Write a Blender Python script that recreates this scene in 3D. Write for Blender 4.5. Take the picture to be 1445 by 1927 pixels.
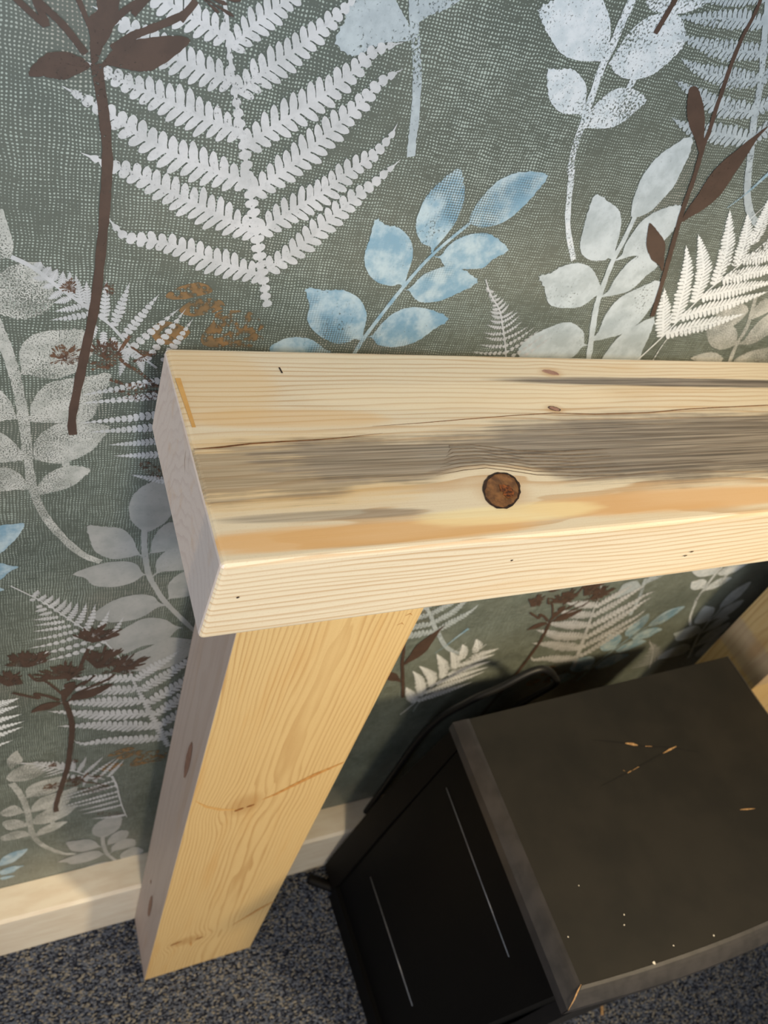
import bpy, bmesh, math, random
from mathutils import Vector, Matrix

S = bpy.context.scene
COL = S.collection
for o in list(bpy.data.objects):
    bpy.data.objects.remove(o)
random.seed(7)

# ------------------------------------------------------------------ camera
def rot(p, yaw, roll):
    cy, sy, cp, sp = math.cos(yaw), math.sin(yaw), math.cos(p), math.sin(p)
    f = Vector((sy * cp, cy * cp, -sp)); r = Vector((cy, -sy, 0)); u = r.cross(f)
    c, s = math.cos(roll), math.sin(roll)
    return c * r + s * u, -s * r + c * u, f
R_, U_, F_ = rot(0.73503, 0.63476, 0.38457)
cam_data = bpy.data.cameras.new('camera')
cam = bpy.data.objects.new('camera', cam_data); COL.objects.link(cam)
m = Matrix((R_, U_, -F_)).transposed().to_4x4()
m.translation = Vector((-0.10527, -0.48566, 1.42449))
cam.matrix_world = m
cam_data.sensor_fit = 'VERTICAL'; cam_data.sensor_height = 36; cam_data.sensor_width = 27
cam_data.lens = 1517.216 / 1927 * 36
cam_data.clip_start = 0.01
cam_data.dof.use_dof = True
cam_data.dof.focus_distance = 0.52
cam_data.dof.aperture_fstop = 11.0
S.camera = cam

# ------------------------------------------------------------------ light
S.view_settings.view_transform = 'Standard'; S.view_settings.look = 'None'
S.view_settings.gamma = 1.0; S.view_settings.use_curve_mapping = False
S.view_settings.exposure = 0.05
W = bpy.data.worlds.new('room_light'); S.world = W; W.use_nodes = True
W.node_tree.nodes['Background'].inputs[0].default_value = (0.80, 0.90, 1.0, 1)
W.node_tree.nodes['Background'].inputs[1].default_value = 0.06
def area(name, loc, target, size, sizey, power, col):
    l = bpy.data.lights.new(name, 'AREA'); l.shape = 'RECTANGLE'; l.size = size; l.size_y = sizey
    l.energy = power; l.color = col
    o = bpy.data.objects.new(name, l); COL.objects.link(o); o.location = loc
    d = Vector(target) - Vector(loc); o.rotation_euler = d.to_track_quat('-Z', 'Y').to_euler()
    return o
def spot(name, loc, target, power, deg, col, soft):
    l = bpy.data.lights.new(name, 'SPOT'); l.energy = power; l.color = col; l.spot_size = math.radians(deg); l.spot_blend = 1.0; l.shadow_soft_size = soft
    o = bpy.data.objects.new(name, l); COL.objects.link(o); o.location = loc
    o.rotation_euler = (Vector(target) - Vector(loc)).to_track_quat('-Z', 'Y').to_euler()
area('ceiling_panel_light', (0.60, -1.45, 2.30), (0.5, -0.1, 0.6), 0.5, 0.5, 5, (1.0, 0.84, 0.64))
area('shop_window_daylight', (-0.4, -3.2, 1.1), (0.1, 0, 1.1), 3.0, 2.0, 24, (0.82, 0.92, 1.0))
area('side_window_daylight', (-2.4, -1.9, 1.6), (0.1, -0.1, 1.0), 1.2, 1.2, 31, (0.93, 0.94, 1.0))
spot('added_cool_spot', (-0.1, -1.7, 2.2), (0.17, 0, 1.36), 98, 39, (0.84, 0.93, 1.0), 0.12)  # added spot, cone shaped to brighten the upper wall and fade below
spot('warm_display_spot', (1.10, -1.45, 2.15), (0.62, 0, 0.42), 185, 46, (1.0, 0.80, 0.50), 0.10)
spot('warm_display_spot', (0.00, -1.50, 2.20), (0.02, 0, 0.30), 78, 48, (1.0, 0.80, 0.52), 0.12)

# ------------------------------------------------------------------ shader helpers
def lin(r, g, b):
    f = lambda c: (c / 255 / 12.92) if c / 255 <= 0.04045 else ((c / 255 + 0.055) / 1.055) ** 2.4
    return (f(r), f(g), f(b), 1)
class T:
    """tiny node-expression builder on one material"""
    def __init__(s, name):
        s.m = bpy.data.materials.new(name); s.m.use_nodes = True
        s.n = s.m.node_tree.nodes; s.l = s.m.node_tree.links
        s.bsdf = s.n['Principled BSDF']
        s.co = s.n.new('ShaderNodeTexCoord').outputs['Object']
    def link(s, a, sock):
        if isinstance(a, (int, float)): sock.default_value = a
        elif isinstance(a, tuple): sock.default_value = a
        else: s.l.new(a, sock)
    def math(s, op, a, b=0.0, c=0.0, clamp=False):
        n = s.n.new('ShaderNodeMath'); n.operation = op; n.use_clamp = clamp
        s.link(a, n.inputs[0]); s.link(b, n.inputs[1])
        if op in ('MULTIPLY_ADD', 'COMPARE', 'WRAP', 'SMOOTH_MIN'): s.link(c, n.inputs[2])
        return n.outputs[0]
    def add(s, a, b): return s.math('ADD', a, b)
    def sub(s, a, b): return s.math('SUBTRACT', a, b)
    def mul(s, a, b): return s.math('MULTIPLY', a, b)
    def sep(s, v=None):
        n = s.n.new('ShaderNodeSeparateXYZ'); s.link(s.co if v is None else v, n.inputs[0]); return n.outputs[:3]
    def comb(s, x, y, z):
        n = s.n.new('ShaderNodeCombineXYZ'); s.link(x, n.inputs[0]); s.link(y, n.inputs[1]); s.link(z, n.inputs[2]); return n.outputs[0]
    def scale(s, v, k):
        n = s.n.new('ShaderNodeVectorMath'); n.operation = 'MULTIPLY'; s.link(v, n.inputs[0]); n.inputs[1].default_value = k; return n.outputs[0]
    def noise(s, v=None, sc=1.0, det=2.0, rough=0.5, k=None, off=None):
        v = s.co if v is None else v
        if k: v = s.scale(v, k)
        if off:
            a = s.n.new('ShaderNodeVectorMath'); a.operation = 'ADD'; s.link(v, a.inputs[0]); a.inputs[1].default_value = off; v = a.outputs[0]
        n = s.n.new('ShaderNodeTexNoise'); s.link(v, n.inputs['Vector']); n.inputs['Scale'].default_value = sc
        n.inputs['Detail'].default_value = det; n.inputs['Roughness'].default_value = rough
        return n.outputs['Fac']
    def voronoi(s, v, sc, feature='F1', out='Distance'):
        n = s.n.new('ShaderNodeTexVoronoi'); n.feature = feature; s.link(v, n.inputs['Vector']); n.inputs['Scale'].default_value = sc
        return n.outputs[out]
    def step(s, v, a, b, o0=0.0, o1=1.0):
        n = s.n.new('ShaderNodeMapRange'); n.interpolation_type = 'SMOOTHSTEP'
        s.link(v, n.inputs[0]); n.inputs[1].default_value = a; n.inputs[2].default_value = b
        n.inputs[3].default_value = o0; n.inputs[4].default_value = o1
        return n.outputs[0]
    def mix(s, f, a, b):
        n = s.n.new('ShaderNodeMix'); n.data_type = 'RGBA'
        s.link(f, n.inputs['Factor']); s.link(a, n.inputs[6]); s.link(b, n.inputs[7]); return n.outputs[2]
    def bump(s, h, strength=0.3, dist=0.001):
        n = s.n.new('ShaderNodeBump'); n.inputs['Strength'].default_value = strength; n.inputs['Distance'].default_value = dist
        s.link(h, n.inputs['Height']); s.l.new(n.outputs[0], s.bsdf.inputs['Normal'])
    def out(s, col, rough=0.5, metal=0.0, spec=0.5, alpha=None):
        s.link(col, s.bsdf.inputs['Base Color']); s.link(rough, s.bsdf.inputs['Roughness'])
        s.bsdf.inputs['Metallic'].default_value = metal; s.bsdf.inputs['Specular IOR Level'].default_value = spec
        if alpha is not None: s.link(alpha, s.bsdf.inputs['Alpha'])
        return s.m

# ------------------------------------------------------------------ materials
def weave(t, warp=0.0007):
    """0..1 mask of the printed linen dots on the paper (x across, z up)"""
    x, y, z = t.sep()
    w1 = t.mul(t.sub(t.noise(sc=45, det=2), 0.5), warp * 8); w2 = t.mul(t.sub(t.noise(sc=45, det=2, off=(5, 3, 1)), 0.5), warp * 8)
    u = t.math('ABSOLUTE', t.math('SINE', t.mul(t.add(x, w1), math.pi / 0.0023)))
    v = t.math('ABSOLUTE', t.math('SINE', t.mul(t.add(z, w2), math.pi / 0.0021)))
    dots = t.mul(u, v)
    thr = t.mul(t.sub(t.noise(sc=14, det=3, rough=0.6), 0.5), 0.9)
    streak = t.mul(t.sub(t.noise(sc=1, det=3, k=(60, 60, 520)), 0.5), 1.1)
    streak2 = t.mul(t.sub(t.noise(sc=1, det=3, k=(520, 60, 60)), 0.5), 0.9)
    grain = t.mul(t.sub(t.noise(sc=900, det=1), 0.5), 0.5)
    s = t.add(t.add(t.add(t.mul(dots, 1.15), thr), t.add(streak, streak2)), grain)
    px = t.mul(t.sub(x, 0.215), 1 / 0.10); pz = t.mul(t.sub(z, 1.275), 1 / 0.075)
    rub = t.step(t.add(t.add(t.mul(px, px), t.mul(pz, pz)), t.mul(t.sub(t.noise(sc=30, det=3), 0.5), 2.0)), 1.2, 0.1)   # rubbed cloth patch of the pattern
    s = t.add(s, t.mul(rub, t.add(0.12, t.mul(t.sub(t.noise(sc=1, det=2, k=(90, 60, 900)), 0.5), 1.6))))
    return t.step(s, 0.74, 1.08)
def paper():
    t = T('wallpaper'); d = weave(t)
    base = t.mix(t.step(t.noise(sc=5, det=3), 0.35, 0.65), lin(78, 85, 78), lin(90, 95, 86))
    hue = t.mix(t.step(t.noise(sc=7, det=2, off=(2, 2, 2)), 0.55, 0.68), lin(186, 198, 190), lin(186, 178, 168))
    t.bump(t.noise(sc=700, det=2), 0.08, 0.0004)
    return t.out(t.mix(t.mul(d, 0.66), base, hue), 0.42, spec=1.0)
def ink(name, c1, c2, wear=0.3, cloth=0.0, rough=0.42, metal=0.25, sc=60, fine=500):
    t = T(name)
    n = t.noise(sc=sc, det=5, rough=0.62); col = t.mix(t.step(n, 0.38, 0.64), c1, c2)
    g = t.noise(sc=240, det=4, rough=0.7, off=(3, 3, 3)); col = t.mix(t.step(g, 0.52, 0.74, 0.0, 0.30), col, (c2[0] * 0.55, c2[1] * 0.58, c2[2] * 0.60, 1))
    f = t.noise(sc=fine, det=2); big = t.noise(sc=18, det=2, off=(1, 4, 2))
    a = t.add(t.mul(f, 1.0), t.mul(t.sub(big, 0.5), 0.7))
    al = t.step(a, wear - 0.08, wear + 0.10)
    if cloth:
        x, y, z = t.sep()
        u = t.math('ABSOLUTE', t.math('SINE', t.mul(x, math.pi / 0.0021))); v = t.math('ABSOLUTE', t.math('SINE', t.mul(z, math.pi / 0.0019)))
        patch = t.step(t.noise(sc=16, det=2, off=(7, 1, 3)), 0.50, 0.62)
        hole = t.mul(t.step(t.mul(u, v), 0.42, 0.2), t.mul(patch, cloth))
        al = t.mul(al, t.sub(1.0, hole))
    return t.out(col, rough, metal, spec=0.6, alpha=al)
WHITE, SILVER = lin(222, 226, 228), lin(190, 196, 198)
INK = {
 'fern': lambda: ink('ink_fern', lin(206, 207, 210), lin(188, 190, 192), 0.24, sc=40),
 'umbel': lambda: ink('ink_brown', lin(80, 63, 54), lin(72, 57, 49), 0.20, metal=0.0),
 'worn': lambda: ink('ink_worn', lin(205, 205, 200), lin(176, 178, 172), 0.42, fine=950),
 'grey': lambda: ink('ink_grey', lin(176, 176, 174), lin(160, 162, 160), 0.18, sc=30),
 'blue': lambda: ink('ink_blue', lin(132, 168, 190), lin(190, 208, 216), 0.22, cloth=0.8, sc=45),
 'pale': lambda: ink('ink_pale', lin(172, 182, 188), lin(188, 198, 203), 0.34, sc=90),
 'speckled': lambda: ink('ink_speckled', lin(224, 229, 234), lin(205, 214, 220), 0.40, sc=90, fine=600),
 'white': lambda: ink('ink_white', lin(205, 214, 219), lin(180, 190, 194), 0.22, sc=38),
 'bright': lambda: ink('ink_bright', lin(240, 243, 245), lin(232, 236, 238), 0.30),
 'ghost': lambda: ink('ink_ghost', lin(80, 60, 50), lin(104, 78, 60), 0.47, fine=420, metal=0),
 'ochre': lambda: ink('ink_ochre', lin(134, 104, 70), lin(112, 94, 70), 0.48, fine=170, metal=0),
}
def wood(name, axis, centre, spacing, light, dark, knots=(), stains=(), tints=(), dark_amt=0.6, warp=0.006, seed=0.0, rough=0.52):
    """pine: growth rings about a pith line along `axis`; knots bend the rings; stains and tints are ellipsoidal patches"""
    t = T(name); xyz = list(t.sep())
    ax = 'xyz'.index(axis); cr = [i for i in range(3) if i != ax]
    a, b, c = xyz[ax], xyz[cr[0]], xyz[cr[1]]
    k = [0, 0, 0]; k[ax] = 3.0; k[cr[0]] = 14; k[cr[1]] = 14
    b = t.add(b, t.mul(t.sub(t.noise(sc=1, det=2, k=tuple(k), off=(seed, 0, 0)), 0.5), warp * 2))
    c = t.add(c, t.mul(t.sub(t.noise(sc=1, det=2, k=tuple(k), off=(seed + 9, 4, 2)), 0.5), warp * 2))
    halo = 0.0
    for (ka, kb, kc, ra, rb, st) in knots:
        da = t.mul(t.sub(xyz[ax], ka), 1 / ra); db = t.mul(t.sub(xyz[cr[0]], kb), 1 / rb); dc = t.mul(t.sub(xyz[cr[1]], kc), 1 / rb)
        d2 = t.add(t.add(t.mul(da, da), t.mul(db, db)), t.mul(dc, dc))
        g = t.math('EXPONENT', t.mul(d2, -1.0))
        b = t.sub(b, t.mul(t.mul(t.sub(xyz[cr[0]], kb), g), st)); c = t.sub(c, t.mul(t.mul(t.sub(xyz[cr[1]], kc), g), st))
        halo = t.math('MAXIMUM', halo, g)
    r = t.math('SQRT', t.add(t.math('POWER', t.sub(b, centre[0]), 2.0), t.math('POWER', t.sub(c, centre[1]), 2.0)))
    k = [0, 0, 0]; k[ax] = 6; k[cr[0]] = 60; k[cr[1]] = 60
    ph = t.add(t.mul(r, 1 / spacing), t.mul(t.noise(sc=1, det=2, k=tuple(k), off=(seed, 1, 1)), 1.9))
    fr = t.math('FRACT', ph)
    line = t.mul(t.step(fr, 0.50, 0.92), t.step(fr, 1.0, 0.94))
    k = [0, 0, 0]; k[ax] = 7; k[cr[0]] = 700; k[cr[1]] = 700
    fib = t.noise(sc=1, det=3, rough=0.65, k=tuple(k))
    k = [0, 0, 0]; k[ax] = 5; k[cr[0]] = 26; k[cr[1]] = 26
    broad = t.noise(sc=1, det=2, k=tuple(k), off=(seed + 3, 0, 5))
    amt = t.mul(t.mul(line, t.step(broad, 0.25, 0.75, 0.45, 1.0)), dark_amt)
    col = t.mix(amt, light, dark)
    col = t.mix(t.step(fib, 0.50, 0.80, 0.0, 0.20), col, dark)
    col = t.mix(t.step(fib, 0.50, 0.22, 0.0, 0.20), col, (min(1, light[0] * 1.15), min(1, light[1] * 1.15), min(1, light[2] * 1.2), 1))
    k = [0, 0, 0]; k[ax] = 4; k[cr[0]] = 45; k[cr[1]] = 45
    tone = t.noise(sc=1, det=4, rough=0.65, k=tuple(k), off=(seed + 6, 2, 1))
    col = t.mix(t.step(tone, 0.52, 0.72, 0.0, 0.38), col, (light[0] * 0.88, light[1] * 0.70, light[2] * 0.50, 1))
    pore = t.noise(sc=900, det=2)
    col = t.mix(t.step(pore, 0.55, 0.75, 0.0, 0.16), col, dark)
    k = [0, 0, 0]; k[ax] = 9; k[cr[0]] = 300; k[cr[1]] = 300
    rag = t.sub(t.noise(sc=1, det=4, rough=0.7, k=tuple(k), off=(2, 7, seed)), 0.5)
    rag2 = t.sub(t.noise(sc=30, det=3, off=(2, 7, seed)), 0.5)
    def patch(p):
        (pa, pb, ha, hb, slope, edge, s2) = p
        da = t.sub(xyz[ax], pa); db = t.sub(t.sub(xyz[cr[0]], pb), t.mul(da, slope))
        da = t.mul(da, 1 / ha); db = t.mul(db, 1 / hb)
        d = t.add(t.math('POWER', t.math('ABSOLUTE', da), 3.0), t.mul(db, db))
        d = t.add(d, t.add(t.mul(rag, edge), t.mul(rag2, edge * 0.4)))
        return t.mul(t.step(d, 1.30, 0.40), s2)
    for p, tc in tints: col = t.mix(patch(p), col, tc)
    f = 0.0
    for p in stains: f = t.math('MAXIMUM', f, patch(p))
    if stains and knots:
        ka, kb = knots[0][0], knots[0][1]
        ha = t.mul(t.sub(xyz[ax], ka), 1 / 0.055); hb = t.mul(t.sub(t.sub(xyz[cr[0]], kb), 0.002), 1 / 0.024)
        f = t.mul(f, t.step(t.add(t.add(t.mul(ha, ha), t.mul(hb, hb)), t.mul(rag, 0.5)), 0.55, 1.15))
    if stains:
        streaked = t.mix(t.step(fib, 0.34, 0.68), lin(150, 139, 126), lin(80, 73, 67))
        streaked = t.mix(t.mul(amt, 0.6), streaked, lin(96, 86, 76))
        col = t.mix(f, col, streaked)
    if knots: col = t.mix(t.step(halo, 0.55, 1.0, 0.0, 0.5), col, dark)
    t.bump(t.add(fib, t.mul(line, 0.4)), 0.12, 0.0006)
    return t.out(col, rough, spec=0.35)
def plain(name, c1, c2, sc=30, rough=0.5, spec=0.4, bump=0.0, k=None, metal=0.0):
    t = T(name); n = t.noise(sc=sc, det=4, rough=0.6, k=k)
    if bump: t.bump(n, bump, 0.001)
    return t.out(t.mix(t.step(n, 0.35, 0.68), c1, c2), rough, metal, spec)
def carpet():
    t = T('carpet_loop')
    v = t.scale(t.co, (1.0, 1.7, 1.0))
    d = t.noise(v, sc=40, det=2)
    cell = t.voronoi(v, 290, out='Color'); sp = t.n.new('ShaderNodeSeparateColor'); t.l.new(cell, sp.inputs[0])
    c1 = t.mix(t.step(sp.outputs[0], 0.30, 0.75), lin(34, 38, 52), lin(104, 112, 130))
    c2 = t.mix(t.step(sp.outputs[1], 0.78, 0.90), c1, lin(150, 146, 138))
    n = t.noise(sc=420, det=3, rough=0.7)
    col = t.mix(t.step(n, 0.50, 0.36, 0, 0.75), c2, lin(18, 19, 26))
    dist = t.voronoi(v, 290)
    t.bump(t.sub(t.mul(n, 0.8), dist), 0.9, 0.004)
    return t.out(col, 0.95, spec=0.1)

# ------------------------------------------------------------------ mesh helpers
def mesh_obj(name, verts, faces, mat, parent=None, smooth=False, kind=None, label=None):
    me = bpy.data.meshes.new(name); me.from_pydata([tuple(v) for v in verts], [], faces); me.update()
    if smooth:
        for p in me.polygons: p.use_smooth = True
    o = bpy.data.objects.new(name, me); COL.objects.link(o)
    for mm in (mat if isinstance(mat, (list, tuple)) else [mat]): me.materials.append(mm)
    if parent is not None: adopt(o, parent)
    if kind: o['kind'] = kind
    if label: o['label'] = label
    return o
def adopt(o, parent):
    """parent o and keep its mesh coordinates as world coordinates"""
    o.parent = parent
    if parent.parent is None: o.matrix_parent_inverse = Matrix.Translation(parent.location).inverted()
def thing(name, label, cat, loc):
    o = bpy.data.objects.new(name, None); COL.objects.link(o); o.location = loc; o.empty_display_size = 0.05
    o['label'] = label; o['category'] = cat
    return o
def hexa(c):
    """8 corners: bottom 4 (ccw from above) then top 4"""
    return c, [(3, 2, 1, 0), (4, 5, 6, 7), (0, 1, 5, 4), (1, 2, 6, 5), (2, 3, 7, 6), (3, 0, 4, 7)]
def box(x0, x1, y0, y1, z0, z1):
    return hexa([(x0, y0, z0), (x1, y0, z0), (x1, y1, z0), (x0, y1, z0), (x0, y0, z1), (x1, y0, z1), (x1, y1, z1), (x0, y1, z1)])
def bevel(o, w, seg=2):
    b = o.modifiers.new('bevel', 'BEVEL'); b.width = w; b.segments = seg; b.limit_method = 'ANGLE'; b.angle_limit = math.radians(25)
def ribbon_flat(name, pts, w0, w1, normal, lift, mat, parent, taper=True):
    """thin mark lying on a plane: pts are 3-D points on it"""
    n = Vector(normal); P = [Vector(p) + n * lift for p in pts]; V = []; F = []
    for i, p in enumerate(P):
        d = (P[min(i + 1, len(P) - 1)] - P[max(i - 1, 0)]).normalized(); s = n.cross(d)
        w = w0 + (w1 - w0) * i / (len(P) - 1)
        if taper and i in (0, len(P) - 1): w *= 0.25
        V += [p + s * w / 2, p - s * w / 2]
        if i: F.append((2 * i - 2, 2 * i - 1, 2 * i + 1, 2 * i))
    return mesh_obj(name, V, F, mat, parent)
def disc(name, centre, ra, rb, normal, adir, lift, mat, parent, n=28, jag=0.06, dome=0.0):
    nrm = Vector(normal); A = Vector(adir); B = nrm.cross(A); c = Vector(centre) + nrm * lift
    rr = [1 + random.uniform(-jag, jag) for _ in range(n)]
    V = [c + nrm * dome]; F = []
    for i in range(n):
        t = 2 * math.pi * i / n; V.append(c + A * ra * rr[i] * math.cos(t) + B * rb * rr[i] * math.sin(t))
    for i in range(n): F.append((0, 1 + i, 1 + (i + 1) % n))
    return mesh_obj(name, V, F, mat, parent)
def ring(name, centre, ra, rb, wid, normal, adir, lift, mat, parent, n=36, jag=0.25):
    nrm = Vector(normal); A = Vector(adir); B = nrm.cross(A); c = Vector(centre) + nrm * lift; V = []; F = []
    for i in range(n):
        t = 2 * math.pi * i / n; d = A * math.cos(t) * ra + B * math.sin(t) * rb; u = d.normalized(); w = wid * (1 + random.uniform(-jag, jag) * 2)
        q = 1 + random.uniform(-.03, .03)
        V += [c + d * q + u * w / 2, c + d * q - u * w / 2]
        j = (i + 1) % n; F.append((2 * i, 2 * j, 2 * j + 1, 2 * i + 1))
    return mesh_obj(name, V, F, mat, parent)
def tube(name, pts, r, mat, parent=None, seg=8, sub=6):
    P = [Vector(p) for p in pts]; Q = []
    for i in range(len(P) - 1):
        a = P[max(i - 1, 0)]; b = P[i]; c = P[i + 1]; d = P[min(i + 2, len(P) - 1)]
        for k in range(sub):
            t = k / sub
            Q.append(0.5 * ((2 * b) + (c - a) * t + (2 * a - 5 * b + 4 * c - d) * t * t + (3 * b - a - 3 * c + d) * t ** 3))
    Q.append(P[-1]); V = []; F = []; up = Vector((0.3, 1, 0.2)).normalized()
    for i, p in enumerate(Q):
        d = (Q[min(i + 1, len(Q) - 1)] - Q[max(i - 1, 0)]).normalized(); s = d.cross(up).normalized(); u = s.cross(d)
        for k in range(seg):
            t = 2 * math.pi * k / seg; V.append(p + (s * math.cos(t) + u * math.sin(t)) * r)
        if i:
            for k in range(seg):
                F.append(((i - 1) * seg + k, (i - 1) * seg + (k + 1) % seg, i * seg + (k + 1) % seg, i * seg + k))
    F.append(tuple(range(seg - 1, -1, -1))); F.append(tuple((len(Q) - 1) * seg + k for k in range(seg)))
    return mesh_obj(name, V, F, mat, parent, smooth=True)

# ------------------------------------------------------------------ the setting
floor = mesh_obj('floor', *box(-2.5, 3.0, -3.0, 0.05, -0.05, 0.0), carpet(), kind='structure')
floor['label'] = 'dark navy flecked loop carpet'
wall = mesh_obj('wall_back', *box(-2.5, 3.0, 0.0, 0.1, 0.0, 2.5), paper(), kind='structure')
wall['label'] = 'sage green botanical wallpaper with printed ferns and leaf sprigs'
sk_mat = plain('skirting_paint', lin(232, 222, 204), lin(222, 208, 188), sc=18, rough=0.35, spec=0.5, k=(1, 4, 4))
SKB, SKZ = 0.0474, 0.1398
prof = [(-0.0005, 0), (-SKB + .001, 0), (-SKB, SKZ - .006), (-SKB + .004, SKZ), (-0.02, SKZ + .001), (-0.0005, SKZ + .001)]
V = [(x, y, z) for x in (-2.5, 3.0) for y, z in prof]; n = len(prof)
F = [(i, (i + 1) % n, n + (i + 1) % n, n + i) for i in range(n)] + [tuple(range(n - 1, -1, -1)), tuple(range(n, 2 * n))]
skirt = mesh_obj('baseboard_back', V, F, sk_mat, kind='structure'); skirt['label'] = 'cream painted skirting board along the papered wall'

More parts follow.
